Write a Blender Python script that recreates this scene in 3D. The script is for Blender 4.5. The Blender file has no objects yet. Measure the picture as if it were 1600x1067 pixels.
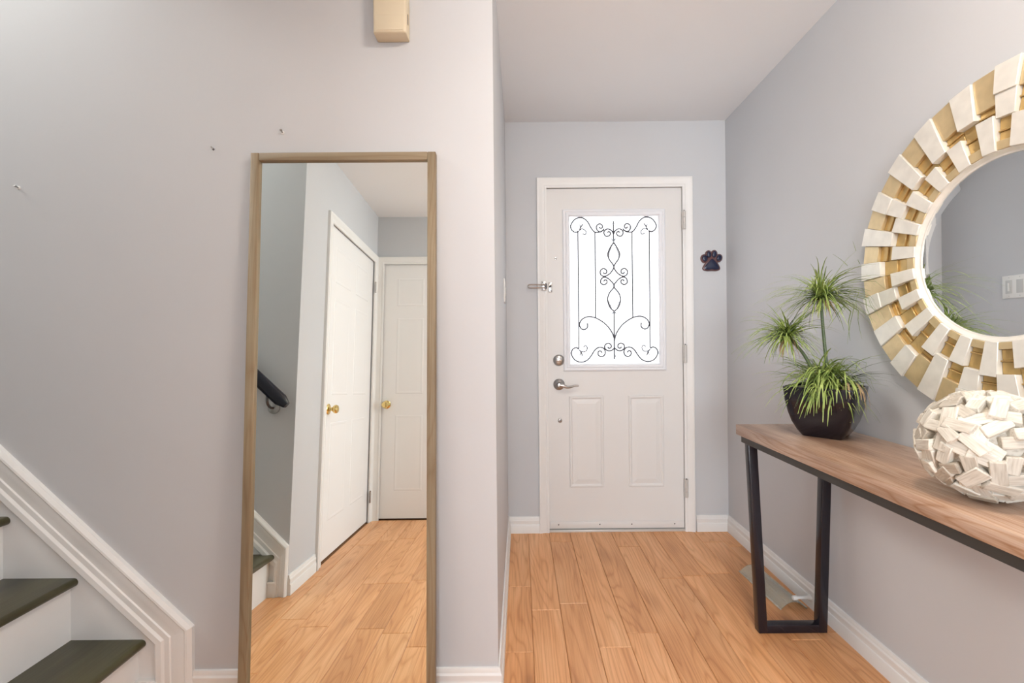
import bpy, bmesh, math, random
from mathutils import Vector, Matrix
random.seed(7)
R = math.radians
scene = bpy.context.scene
col = scene.collection

# ------------------------------------------------------------------ camera, world, light, exposure
F_PX, CX, CY, ROLL, EYE = 698.58, 812.94, 531.03, 0.0092, 1.1427
cam_data = bpy.data.cameras.new('camera')
cam_data.sensor_width = 36.0
cam_data.lens = F_PX / 1600 * 36
cam_data.shift_x = (800 - CX) / 1600
cam_data.shift_y = (CY - 533.5) / 1600
cam_data.clip_start = 0.02
cam = bpy.data.objects.new('camera', cam_data)
col.objects.link(cam)
c_, s_ = math.cos(ROLL), math.sin(ROLL)
rm = Matrix(((c_, s_, 0), (0, 0, -1), (-s_, c_, 0)))      # columns: right, up, backward
cam.matrix_world = Matrix.Translation((0, 0, EYE)) @ rm.to_4x4()
scene.camera = cam

world = bpy.data.worlds.new('overcast_sky')
scene.world = world
world.use_nodes = True
wbg = world.node_tree.nodes['Background']
wbg.inputs[0].default_value = (0.86, 0.93, 1.0, 1)
wbg.inputs[1].default_value = 1.6

def area(name, loc, target, sx, sy, energy, color):
    l = bpy.data.lights.new(name, 'AREA')
    l.shape = 'RECTANGLE'; l.size = sx; l.size_y = sy; l.energy = energy; l.color = color
    o = bpy.data.objects.new(name, l); col.objects.link(o)
    o.location = loc
    o.rotation_euler = (Vector(target) - Vector(loc)).to_track_quat('-Z', 'Y').to_euler()
    return o
# added area lights, set at invented windows behind, beside and above the view
area('added_back_light', (-0.45, -4.00, 1.45), (-0.45, 0.0, 1.45), 1.7, 1.5, 90, (0.87, 0.94, 1.0))  # added to brighten the passage and right wall
area('added_side_light', (3.85, -0.25, 1.40), (0.0, -0.25, 1.30), 1.9, 1.5, 56, (0.85, 0.93, 1.0))  # added to brighten the closet wall and stair risers
area('added_stair_light', (-3.46, 0.94, 3.70), (-1.3, 0.94, 3.70), 0.7, 1.1, 38, (1.0, 0.95, 0.86))  # added to brighten the stairwell
LAMP_POWER = 48.0
PANE_STRENGTH = 1.15

vs = scene.view_settings
vs.view_transform = 'Standard'; vs.look = 'None'; vs.gamma = 1.0; vs.use_curve_mapping = False
vs.exposure = 0.86

# ------------------------------------------------------------------ helpers
def new_mat(name):
    m = bpy.data.materials.new(name); m.use_nodes = True
    nt = m.node_tree
    b = nt.nodes['Principled BSDF']
    return m, nt, b

def node(nt, t, **kw):
    n = nt.nodes.new(t)
    for k, v in kw.items():
        if k.startswith('i_'):
            n.inputs[k[2:].replace('_', ' ')].default_value = v
        else:
            setattr(n, k, v)
    return n

def ramp(nt, fac, stops):
    n = nt.nodes.new('ShaderNodeValToRGB')
    e = n.color_ramp.elements
    while len(e) < len(stops): e.new(0.5)
    for el, (p, c) in zip(e, stops):
        el.position = p; el.color = (*c, 1)
    nt.links.new(fac, n.inputs[0])
    return n.outputs[0]

def bump(nt, b, height, strength, dist=0.002):
    n = node(nt, 'ShaderNodeBump'); n.inputs['Strength'].default_value = strength
    n.inputs['Distance'].default_value = dist
    nt.links.new(height, n.inputs['Height']); nt.links.new(n.outputs[0], b.inputs['Normal'])

def mix(nt, fac, a, c, mode='MIX'):
    n = nt.nodes.new('ShaderNodeMix'); n.data_type = 'RGBA'; n.blend_type = mode
    if isinstance(fac, float): n.inputs[0].default_value = fac
    else: nt.links.new(fac, n.inputs[0])
    for v, i in ((a, 6), (c, 7)):
        if isinstance(v, tuple): n.inputs[i].default_value = (*v, 1)
        else: nt.links.new(v, n.inputs[i])
    return n.outputs[2]

def plain(name, c, rough=0.5, metal=0.0, spec=None, var=0.0, vscale=8.0, bmp=0.0, bscale=200.0):
    m, nt, b = new_mat(name)
    b.inputs['Roughness'].default_value = rough; b.inputs['Metallic'].default_value = metal
    if spec is not None: b.inputs['Specular IOR Level'].default_value = spec
    tc = node(nt, 'ShaderNodeTexCoord')
    nz = node(nt, 'ShaderNodeTexNoise'); nz.inputs['Scale'].default_value = vscale
    nt.links.new(tc.outputs['Object'], nz.inputs['Vector'])
    lo = tuple(x * (1 - var) for x in c); hi = tuple(min(1, x * (1 + var)) for x in c)
    nt.links.new(ramp(nt, nz.outputs[0], [(0.3, lo), (0.7, hi)]), b.inputs['Base Color'])
    if bmp:
        n2 = node(nt, 'ShaderNodeTexNoise'); n2.inputs['Scale'].default_value = bscale
        nt.links.new(tc.outputs['Object'], n2.inputs['Vector'])
        bump(nt, b, n2.outputs[0], bmp)
    return m

def wood(name, dark, mid, light, axis='Y', rough=0.35, grain=1.0, knots=0.0, per_object=0.25, coat=0.0, scale=1.0):
    """wood whose grain runs along a local axis; every object gets its own offset and tone"""
    m, nt, b = new_mat(name)
    tc = node(nt, 'ShaderNodeTexCoord'); oi = node(nt, 'ShaderNodeObjectInfo')
    off = node(nt, 'ShaderNodeVectorMath', operation='SCALE'); off.inputs[0].default_value = (37.1, 91.7, 53.3)
    nt.links.new(oi.outputs['Random'], off.inputs['Scale'])
    add = node(nt, 'ShaderNodeVectorMath', operation='ADD')
    nt.links.new(tc.outputs['Object'], add.inputs[0]); nt.links.new(off.outputs[0], add.inputs[1])
    def mapped(along, across):
        mp = node(nt, 'ShaderNodeMapping')
        sc = [across * scale] * 3; sc['XYZ'.index(axis)] = along * scale
        mp.inputs['Scale'].default_value = sc
        nt.links.new(add.outputs[0], mp.inputs[0]); return mp.outputs[0]
    n1 = node(nt, 'ShaderNodeTexNoise'); n1.inputs['Scale'].default_value = 1; n1.inputs['Detail'].default_value = 4
    nt.links.new(mapped(1.2, 9), n1.inputs['Vector'])
    # cathedral figure: distorted rings seen through a stretched coordinate
    n2 = node(nt, 'ShaderNodeTexNoise'); n2.inputs['Scale'].default_value = 1; n2.inputs['Detail'].default_value = 1.5
    nt.links.new(mapped(0.75, 7.5), n2.inputs['Vector'])
    mul = node(nt, 'ShaderNodeMath', operation='MULTIPLY'); mul.inputs[1].default_value = 20
    nt.links.new(n2.outputs[0], mul.inputs[0])
    fr = node(nt, 'ShaderNodeMath', operation='PINGPONG'); fr.inputs[1].default_value = 0.5
    nt.links.new(mul.outputs[0], fr.inputs[0])
    n3 = node(nt, 'ShaderNodeTexNoise'); n3.inputs['Scale'].default_value = 1; n3.inputs['Detail'].default_value = 3
    nt.links.new(mapped(5, 190), n3.inputs['Vector'])
    base = ramp(nt, n1.outputs[0], [(0.28, dark), (0.5, mid), (0.72, light)])
    lines = ramp(nt, fr.outputs[0], [(0.0, (0.74, 0.60, 0.46)), (0.16, (0.95, 0.92, 0.88)), (0.36, (1, 1, 1))])
    c1 = mix(nt, 0.55 * grain, base, lines, 'MULTIPLY')
    fib = ramp(nt, n3.outputs[0], [(0.35, (0.82, 0.74, 0.66)), (0.6, (1, 1, 1))])
    c2 = mix(nt, 0.6 * grain, c1, fib, 'MULTIPLY')
    if knots:
        vo = node(nt, 'ShaderNodeTexVoronoi'); vo.inputs['Scale'].default_value = 1
        nt.links.new(mapped(1.7, 4.2), vo.inputs['Vector'])
        kn = ramp(nt, vo.outputs['Distance'], [(0.02, (0.36, 0.27, 0.21)), (0.08, (0.74, 0.68, 0.62)), (0.22, (1, 1, 1))])
        c2 = mix(nt, knots, c2, kn, 'MULTIPLY')
    wn = node(nt, 'ShaderNodeTexWhiteNoise', noise_dimensions='1D')
    nt.links.new(oi.outputs['Random'], wn.inputs['W'])
    tone = ramp(nt, wn.outputs[0], [(0.0, (1 - per_object, 1 - per_object * 1.15, 1 - per_object * 1.3)), (0.5, (1, 1, 1)), (1.0, (1.0, 0.99, 0.98))])
    c3 = mix(nt, 1.0, c2, tone, 'MULTIPLY')
    nt.links.new(c3, b.inputs['Base Color'])
    b.inputs['Roughness'].default_value = rough
    if coat:
        b.inputs['Coat Weight'].default_value = coat; b.inputs['Coat Roughness'].default_value = 0.2
    bump(nt, b, n3.outputs[0], 0.12 * grain, 0.001)
    return m

M = {}
M['wall'] = plain('grey_wall_paint', (0.582, 0.598, 0.622), 0.62, var=0.015, vscale=2, bmp=0.05, bscale=420)
M['ceiling'] = plain('white_ceiling_paint', (0.87, 0.895, 0.92), 0.8, var=0.01, vscale=2, bmp=0.05, bscale=300)
M['trim'] = plain('white_trim_paint', (0.82, 0.82, 0.81), 0.38, var=0.015)
M['door'] = plain('off_white_door_paint', (0.76, 0.755, 0.745), 0.42, var=0.012, vscale=3)
M['door_white'] = plain('white_inner_door_paint', (0.85, 0.85, 0.85), 0.36, var=0.01, vscale=3)
M['lite'] = plain('white_plastic_lite_frame', (0.80, 0.82, 0.86), 0.35)
M['floor_wood'] = wood('oak_floor_boards', (0.68, 0.330, 0.138), (0.84, 0.440, 0.203), (0.91, 0.530, 0.275), 'Y', 0.33, 1.15, 0.75, 0.13)
M['subfloor'] = plain('dark_floor_joint', (0.30, 0.15, 0.07), 0.8)
M['tread'] = wood('dark_olive_stained_tread', (0.026, 0.025, 0.010), (0.055, 0.052, 0.022), (0.10, 0.095, 0.042), 'Y', 0.3, 0.8, 0, 0.1, 0.3)
M['mirror_wood'] = wood('weathered_grey_brown_frame', (0.21, 0.165, 0.105), (0.29, 0.235, 0.155), (0.35, 0.29, 0.195), 'Z', 0.55, 1.0, 0.4, 0.05)
M['mirror_wood_x'] = wood('weathered_grey_brown_frame_rail', (0.21, 0.165, 0.105), (0.29, 0.235, 0.155), (0.35, 0.29, 0.195), 'X', 0.55, 1.0, 0.4, 0.05)
M['table_wood'] = wood('grey_brown_table_wood', (0.30, 0.185, 0.125), (0.52, 0.365, 0.275), (0.68, 0.53, 0.425), 'Y', 0.34, 1.6, 0.3, 0.0, 0.15, 1.6)
M['black_metal'] = plain('black_lacquered_steel', (0.012, 0.010, 0.016), 0.22)
M['apron'] = plain('charcoal_steel_apron', (0.045, 0.043, 0.040), 0.45)
M['iron'] = plain('slate_iron', (0.085, 0.085, 0.10), 0.5, 0.3)
M['iron_leaf'] = plain('pale_slate_iron_leaf', (0.22, 0.24, 0.27), 0.5, 0.3)
M['nickel'] = plain('satin_nickel', (0.46, 0.45, 0.44), 0.28, 1.0)
M['nickel_dark'] = plain('dark_nickel', (0.12, 0.115, 0.12), 0.35, 1.0)
M['brass'] = plain('polished_brass', (0.78, 0.60, 0.25), 0.16, 1.0)
M['hinge'] = plain('painted_hinge', (0.62, 0.60, 0.57), 0.4, 0.2)
M['dark'] = plain('dark_slot', (0.02, 0.02, 0.02), 0.7)
M['chime'] = plain('aged_cream_plastic', (0.66, 0.58, 0.43), 0.45, var=0.03)
M['switch'] = plain('white_switch_plastic', (0.82, 0.82, 0.80), 0.3)
M['switch_grey'] = plain('pale_grey_switch_plastic', (0.60, 0.61, 0.60), 0.35)
M['paw_navy'] = plain('navy_paw_pad', (0.012, 0.018, 0.05), 0.25)
M['paw_rim'] = plain('black_rose_paw_base', (0.12, 0.055, 0.055), 0.3)
M['gold'] = plain('gold_leaf', (0.56, 0.385, 0.155), 0.34, 0.55, var=0.14, vscale=22, bmp=0.2, bscale=160)
M['gold_pale'] = plain('pale_gold_leaf', (0.66, 0.52, 0.30), 0.36, 0.4, var=0.10, vscale=22, bmp=0.2, bscale=160)
M['silver'] = plain('champagne_silver_leaf', (0.79, 0.77, 0.71), 0.36, 0.15, var=0.06, vscale=26, bmp=0.15, bscale=120)
M['pot'] = plain('black_glazed_pot', (0.012, 0.010, 0.016), 0.16)
M['soil'] = plain('pale_foam_soil', (0.55, 0.50, 0.42), 0.9, var=0.2, vscale=60, bmp=0.6, bscale=90)
M['stem'] = plain('green_stem', (0.085, 0.125, 0.055), 0.5, var=0.2, vscale=20)
M['dry'] = plain('dry_straw_leaf', (0.52, 0.37, 0.21), 0.7, var=0.2, vscale=20)
M['doorstop'] = plain('white_rubber_and_enamel', (0.78, 0.78, 0.76), 0.4)
M['rail'] = plain('black_navy_handrail', (0.010, 0.012, 0.022), 0.18)

def leaf_mat(name, a, b2):
    m, nt, b = new_mat(name)
    tc = node(nt, 'ShaderNodeTexCoord')
    nz = node(nt, 'ShaderNodeTexNoise'); nz.inputs['Scale'].default_value = 30
    nt.links.new(tc.outputs['Object'], nz.inputs['Vector'])
    nt.links.new(ramp(nt, nz.outputs[0], [(0.3, a), (0.7, b2)]), b.inputs['Base Color'])
    b.inputs['Roughness'].default_value = 0.5
    return m
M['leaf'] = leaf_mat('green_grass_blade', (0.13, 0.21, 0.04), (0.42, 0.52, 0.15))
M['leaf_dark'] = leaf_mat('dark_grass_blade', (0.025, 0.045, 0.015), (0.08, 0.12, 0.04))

m, nt, b = new_mat('whitewashed_driftwood')
oi = node(nt, 'ShaderNodeObjectInfo'); tc = node(nt, 'ShaderNodeTexCoord')
nz = node(nt, 'ShaderNodeTexNoise'); mp = node(nt, 'ShaderNodeMapping'); mp.inputs['Scale'].default_value = (25, 220, 220)
nt.links.new(tc.outputs['Object'], mp.inputs[0]); nt.links.new(mp.outputs[0], nz.inputs['Vector']); nz.inputs['Scale'].default_value = 1
g1 = ramp(nt, nz.outputs[0], [(0.3, (0.62, 0.58, 0.53)), (0.55, (1, 1, 1))])
g2 = ramp(nt, oi.outputs['Random'], [(0.0, (0.46, 0.41, 0.34)), (0.4, (0.64, 0.60, 0.53)), (1.0, (0.80, 0.77, 0.69))])
nt.links.new(mix(nt, 0.7, g2, g1, 'MULTIPLY'), b.inputs['Base Color']); b.inputs['Roughness'].default_value = 0.7
bump(nt, b, nz.outputs[0], 0.4, 0.001)
M['chip'] = m

m, nt, b = new_mat('mirror_silvering')
b.inputs['Base Color'].default_value = (0.86, 0.90, 0.87, 1); b.inputs['Metallic'].default_value = 1; b.inputs['Roughness'].default_value = 0.0
M['mirror'] = m
m, nt, b = new_mat('round_mirror_silvering')
b.inputs['Base Color'].default_value = (0.84, 0.87, 0.88, 1); b.inputs['Metallic'].default_value = 1; b.inputs['Roughness'].default_value = 0.0
M['mirror2'] = m

# frosted pane glowing with the daylight behind it
m, nt, b = new_mat('frosted_daylit_pane')
b.inputs['Base Color'].default_value = (0.8, 0.8, 0.8, 1); b.inputs['Roughness'].default_value = 0.3
b.inputs['Emission Color'].default_value = (0.90, 0.95, 1.0, 1); b.inputs['Emission Strength'].default_value = PANE_STRENGTH
M['pane'] = m

m, nt, b = new_mat('opal_lamp_glass')
b.inputs['Base Color'].default_value = (0.9, 0.88, 0.84, 1)
b.inputs['Emission Color'].default_value = (1.0, 0.87, 0.74, 1); b.inputs['Emission Strength'].default_value = LAMP_POWER
M['lamp'] = m

m, nt, b = new_mat('clear_plastic')
b.inputs['Base Color'].default_value = (0.86, 0.92, 0.86, 1); b.inputs['Roughness'].default_value = 0.12
b.inputs['Transmission Weight'].default_value = 0.8; b.inputs['IOR'].default_value = 1.25
M['clear'] = m

class MB:
    def __init__(s): s.v = []; s.f = []
    def add(s, vs_, fs_):
        o = len(s.v); s.v += [tuple(v) for v in vs_]; s.f += [tuple(i + o for i in f) for f in fs_]; return s
    def hexa(s, c):
        """8 corners: bottom ring 0-3 (counter-clockwise from above), top ring 4-7"""
        return s.add(c, [(3, 2, 1, 0), (4, 5, 6, 7), (0, 1, 5, 4), (1, 2, 6, 5), (2, 3, 7, 6), (3, 0, 4, 7)])
    def box(s, x0, x1, y0, y1, z0, z1):
        return s.hexa([(x0, y0, z0), (x1, y0, z0), (x1, y1, z0), (x0, y1, z0), (x0, y0, z1), (x1, y0, z1), (x1, y1, z1), (x0, y1, z1)])
    def rings(s, rs, closed=True, cap0=True, cap1=True):
        """loft equal-length rings of points"""
        o = len(s.v); n = len(rs[0])
        for r in rs: s.v += [tuple(p) for p in r]
        for i in range(len(rs) - 1):
            for j in range(n if closed else n - 1):
                k = (j + 1) % n
                s.f.append((o + i * n + j, o + i * n + k, o + (i + 1) * n + k, o + (i + 1) * n + j))
        if cap0: s.f.append(tuple(o + j for j in reversed(range(n))))
        if cap1: s.f.append(tuple(o + (len(rs) - 1) * n + j for j in range(n)))
        return s
    def lathe(s, prof, center, axis, seg=24):
        """prof: list of (radius, height along axis)"""
        a = Vector(axis).normalized(); t = Vector((0, 0, 1)) if abs(a.z) < 0.9 else Vector((1, 0, 0))
        u = a.cross(t).normalized(); w = a.cross(u); c = Vector(center)
        rs = [[c + a * h + (u * math.cos(2 * math.pi * k / seg) + w * math.sin(2 * math.pi * k / seg)) * max(r, 1e-5) for k in range(seg)] for r, h in prof]
        return s.rings(rs)
    def tube(s, path, r, seg=6):
        P = [Vector(p) for p in path]; n = len(P)
        rr = r if isinstance(r, (list, tuple)) else [r] * n
        T = [(P[min(i + 1, n - 1)] - P[max(i - 1, 0)]).normalized() for i in range(n)]
        t0 = Vector((0, 1, 0)) if abs(T[0].y) < 0.9 else Vector((1, 0, 0))
        u = T[0].cross(t0).normalized(); rs = []
        for i in range(n):
            u = (u - T[i] * u.dot(T[i])).normalized(); w = T[i].cross(u)
            rs.append([P[i] + (u * math.cos(2 * math.pi * k / seg) + w * math.sin(2 * math.pi * k / seg)) * rr[i] for k in range(seg)])
        return s.rings(rs)
    def build(s, name, mat_, parent=None, smooth=False, bevel=0.0, bseg=2, loc=None, angle=40):
        me = bpy.data.meshes.new(name)
        bm = bmesh.new()
        vv = [bm.verts.new(v) for v in s.v]
        for f in s.f:
            try: bm.faces.new([vv[i] for i in f])
            except ValueError: pass
        bmesh.ops.recalc_face_normals(bm, faces=bm.faces)
        if bevel:
            es = [e for e in bm.edges if len(e.link_faces) == 2 and e.calc_face_angle(0) > R(30)]
            bmesh.ops.bevel(bm, geom=es, offset=bevel, segments=bseg, profile=0.5, affect='EDGES', clamp_overlap=True)
        bm.to_mesh(me); bm.free()
        me.materials.append(M[mat_] if isinstance(mat_, str) else mat_)
        if smooth or bevel:
            for p in me.polygons: p.use_smooth = True
            me.set_sharp_from_angle(angle=R(angle))
        o = bpy.data.objects.new(name, me); col.objects.link(o)
        if parent: o.parent = parent
        if loc: o.location = loc
        return o

def tag(o, label=None, cat=None, group=None, kind=None):
    if label: o['label'] = label
    if cat: o['category'] = cat
    if group: o['group'] = group
    if kind: o['kind'] = kind
    return o
def empty(name, loc=(0, 0, 0), rz=0.0):
    o = bpy.data.objects.new(name, None); o.empty_display_size = 0.05; col.objects.link(o)
    o.location = loc; o.rotation_euler = (0, 0, rz); return o
def struct(o, label, cat): return tag(o, label, cat, kind='structure')

def smooth_path(pts, sub=5):
    P = [Vector(p) for p in pts]; out = []
    for i in range(len(P) - 1):
        a = P[max(i - 1, 0)]; b_ = P[i]; c = P[i + 1]; d = P[min(i + 2, len(P) - 1)]
        for k in range(sub):
            t = k / sub
            out.append(0.5 * ((2 * b_) + (c - a) * t + (2 * a - 5 * b_ + 4 * c - d) * t * t + (3 * b_ - a - 3 * c + d) * t ** 3))
    out.append(P[-1]); return out

# ------------------------------------------------------------------ dimensions (metres; camera stands at x=0, y=0)
XL, XR = -0.080, 1.227            # passage walls
YF, YB = 1.4365, 2.6535           # mirror wall, front-door wall
ZC = 2.434
XB, YS, YE = -1.140, 0.4505, -0.822   # closet wall, far stair wall, end wall
ROOM_Y, ROOM_X = -4.1, -1.7

# ------------------------------------------------------------------ walls
mb = MB().box(-3.5, XL, YF, YF + 0.12, 0, 4.9)
struct(mb.build('wall_front', 'wall'), 'grey painted wall carrying the leaning mirror beside the stairs', 'wall')
mb = MB().box(XL - 0.12, XL, YF + 0.12, YB, 0, ZC)
struct(mb.build('wall_passage', 'wall'), 'short grey return wall with the double light switch', 'wall')
DX0, DX1, DZ0, DZ1 = 0.163, 0.967, 0.016, 2.041      # front door slab
mb = MB()
mb.box(XL - 0.12, DX0 - 0.012, YB, YB + 0.14, 0, ZC); mb.box(DX1 + 0.012, XR + 0.12, YB, YB + 0.14, 0, ZC)
mb.box(DX0 - 0.012, DX1 + 0.012, YB, YB + 0.14, DZ1 + 0.012, ZC)
struct(mb.build('wall_back', 'wall'), 'grey wall around the white front door', 'wall')
OY0, OY1 = -0.78, 0.34          # added opening to an invented living room, lets side light in
mb = MB().box(XR, XR + 0.12, OY1, YB, 0, ZC).box(XR, XR + 0.12, ROOM_Y, OY0, 0, ZC).box(XR, XR + 0.12, OY0, OY1, 2.15, ZC)
struct(mb.build('wall_right', 'wall'), 'long grey wall behind the console table and round mirror', 'wall')
mb = MB().box(-3.5, XB, YS - 0.12, YS, 0, 4.9)
struct(mb.build('wall_stair', 'wall'), 'grey stair wall with the black handrail', 'wall')
CY0, CY1 = -0.762, 0.098         # closet door opening along y
mb = MB()
mb.box(XB - 0.12, XB, CY1 + 0.006, YS - 0.12, 0, ZC); mb.box(XB - 0.12, XB, YE - 0.12, CY0 - 0.006, 0, ZC)
mb.box(XB - 0.12, XB, CY0 - 0.006, CY1 + 0.006, 2.04, ZC); mb.box(XB - 0.12, XB - 0.06, CY0 - 0.006, CY1 + 0.006, 0, 2.04)
struct(mb.build('wall_closet', 'wall'), 'pale grey wall around the white closet door', 'wall')
EX0, EX1 = -1.083, -0.321
mb = MB()
mb.box(XB, EX0 - 0.006, YE - 0.12, YE, 0, ZC); mb.box(EX1 + 0.006, -0.20, YE - 0.12, YE, 0, ZC)
mb.box(EX0 - 0.006, EX1 + 0.006, YE - 0.12, YE, 2.04, ZC); mb.box(EX0 - 0.006, EX1 + 0.006, YE - 0.12, YE - 0.06, 0, 2.04)
struct(mb.build('wall_end', 'wall'), 'grey end wall around the white door at the back of the hall', 'wall')
# unseen room behind the camera, open to the hall; window added for light
WX0, WX1, WZ0, WZ1 = -1.32, 0.42, 0.65, 2.2
mb = MB()
mb.box(ROOM_X, WX0, ROOM_Y - 0.12, ROOM_Y, 0, ZC); mb.box(WX1, XR + 0.12, ROOM_Y - 0.12, ROOM_Y, 0, ZC)
mb.box(WX0, WX1, ROOM_Y - 0.12, ROOM_Y, 0, WZ0); mb.box(WX0, WX1, ROOM_Y - 0.12, ROOM_Y, WZ1, ZC)
struct(mb.build('wall_far', 'wall'), 'grey wall with the added big window of the unseen room behind', 'wall')
mb = MB().box(ROOM_X - 0.12, ROOM_X, ROOM_Y, YE - 0.12, 0, ZC).box(ROOM_X - 0.12, XB - 0.12, YE - 0.12, YE, 0, ZC)
struct(mb.build('wall_room', 'wall'), 'grey side wall of the room behind', 'wall')
LRX, LY0, LY1 = 4.0, -1.9, 1.4  # living room added to carry light in from the right
mb = MB().box(LRX, LRX + 0.12, LY0, -1.25, 0, ZC).box(LRX, LRX + 0.12, 0.75, LY1, 0, ZC).box(LRX, LRX + 0.12, -1.25, 0.75, 0, 0.6).box(LRX, LRX + 0.12, -1.25, 0.75, 2.2, ZC)
mb.box(XR + 0.12, LRX + 0.12, LY0 - 0.12, LY0, 0, ZC).box(XR + 0.12, LRX + 0.12, LY1, LY1 + 0.12, 0, ZC)
struct(mb.build('wall_added_room', 'wall'), 'grey walls of the added living room with its added big window', 'wall')
mb = MB().box(-3.62, -3.5, YS - 0.12, YF + 0.12, 0, 4.9)
struct(mb.build('wall_landing', 'wall'), 'grey wall at the head of the stairs', 'wall')

struct(MB().box(XB - 0.12, XR + 0.12, YS, YB + 0.14, ZC, ZC + 0.16).box(ROOM_X - 0.12, XR + 0.12, ROOM_Y - 0.12, YS, ZC, ZC + 0.16).box(XR + 0.12, LRX + 0.12, LY0 - 0.12, LY1 + 0.12, ZC, ZC + 0.16).build('ceiling', 'ceiling'),
       'smooth white ceiling of the entrance passage and hall', 'ceiling')
struct(MB().box(-3.62, XB, YS - 0.12, YF + 0.12, 4.9, 5.0).box(XB - 0.12, XB, YS, YF, ZC + 0.16, 4.9).build('ceiling_stairwell', 'ceiling'),
       'white ceiling high above the stairs', 'ceiling')

# floor: a dark bed with single oak boards on it
floor = MB().box(ROOM_X - 0.12, XR + 0.12, ROOM_Y - 0.12, YB + 0.14, -0.12, -0.004).box(-3.62, ROOM_X - 0.12, YS - 0.12, YF + 0.12, -0.12, -0.004).box(XR + 0.12, LRX + 0.12, LY0 - 0.12, LY1 + 0.12, -0.12, -0.004).build('floor', 'subfloor')
struct(floor, 'warm honey oak plank floor', 'floor')
PW = 0.122
def plank(x0, x1, y0, y1):
    g, h = 0.0011, 0.0022
    cx, cy = (x0 + x1) / 2, (y0 + y1) / 2
    a, b_ = (x1 - x0) / 2 - g / 2, (y1 - y0) / 2 - g / 2
    mb = MB()
    rs = [[(-a, -b_, -0.008), (a, -b_, -0.008), (a, b_, -0.008), (-a, b_, -0.008)], [(-a, -b_, -h), (a, -b_, -h), (a, b_, -h), (-a, b_, -h)],
          [(-a + h, -b_ + h, 0), (a - h, -b_ + h, 0), (a - h, b_ - h, 0), (-a + h, b_ - h, 0)]]
    mb.rings(rs, cap0=False)
    return mb.build('floor_plank', 'floor_wood', floor, loc=(cx, cy, 0))
rp = random.Random(21)
k = -10
while True:
    x0 = 0.038 + PW * k; x1 = x0 + PW; k += 1
    if x0 >= XR: break
    x0c, x1c = max(x0, XB if x0 > XB - 0.1 else x0), min(x1, XR)
    if x1c - x0c < 0.004: continue
    # y extent of this strip
    y_lo = ROOM_Y if x0c >= -0.24 else YE
    y_hi = YB if x0c >= XL - 0.03 else YF
    if x0c < XL and x1c > XL and y_hi == YB: x0c = XL
    y = y_lo - rp.uniform(0, 0.8)
    while y < y_hi:
        L = rp.choice((0.42, 0.55, 0.7, 0.85, 1.0, 1.2)) * rp.uniform(0.9, 1.1)
        a, b_ = max(y, y_lo), min(y + L, y_hi)
        if y_hi - b_ < 0.12: b_ = y_hi; L = b_ - y + 0.001
        if b_ - a > 0.03: plank(x0c, x1c, a, b_)
        y += L
# boards at the stair foot and in the left part of the room behind
plank(-1.262, XB, YS, YS + 0.55); plank(-1.262, XB, YS + 0.55, YF)
x = ROOM_X
while x < -0.24:
    plank(x, min(x + PW, -0.206), ROOM_Y, ROOM_Y + 1.7); plank(x, min(x + PW, -0.206), ROOM_Y + 1.7, YE - 0.12); x += PW
x = XR
while x < LRX:
    y0_, y1_ = (OY0, OY1) if x < XR + 0.11 else (LY0, LY1)
    plank(x, min(x + 0.12, LRX), y0_, (y0_ + y1_) / 2); plank(x, min(x + 0.12, LRX), (y0_ + y1_) / 2, y1_); x += 0.12

# ------------------------------------------------------------------ baseboards and casings
BASE = [(0, 0), (0.0150, 0), (0.0150, 0.046), (0.0135, 0.050), (0.0110, 0.0515), (0.0105, 0.060), (0.0120, 0.066), (0.0120, 0.074), (0.0085, 0.080), (0.0080, 0.088), (0.0060, 0.094), (0, 0.095)]
def baseboard(name, p0, p1, nrm, m0, m1, label):
    """sweeps the profile along p0->p1; m0/m1: +1 lengthens with thickness (outer mitre), -1 shortens (inner), 0 square"""
    a, b_, n = Vector((*p0, 0)), Vector((*p1, 0)), Vector((*nrm, 0)); d = (b_ - a).normalized()
    r0 = [a + n * o - d * (o * m0) + Vector((0, 0, z)) for o, z in BASE]
    r1 = [b_ + n * o + d * (o * m1) + Vector((0, 0, z)) for o, z in BASE]
    return struct(MB().rings([r0, r1]).build(name, 'trim', smooth=True, angle=25), label, 'baseboard')
baseboard('baseboard_front', (-1.056, YF), (XL, YF), (0, -1), 0, 1, 'white moulded baseboard below the leaning mirror')
baseboard('baseboard_passage', (XL, YF), (XL, YB), (1, 0), 1, -1, 'white baseboard along the return wall with the switch')
baseboard('baseboard_back_left', (XL, YB), (0.109, YB), (0, -1), -1, 0, 'short white baseboard on the latch side of the front door')
baseboard('baseboard_back_right', (1.034, YB), (XR, YB), (0, -1), 0, -1, 'short white baseboard on the hinge side of the front door')
baseboard('baseboard_right', (XR, YB), (XR, OY1), (-1, 0), -1, 0, 'long white moulded baseboard behind the console table')
baseboard('baseboard_closet', (XB, YS), (XB, CY1 + 0.062), (1, 0), 0, 0, 'short white baseboard between stair corner and closet door')

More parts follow.
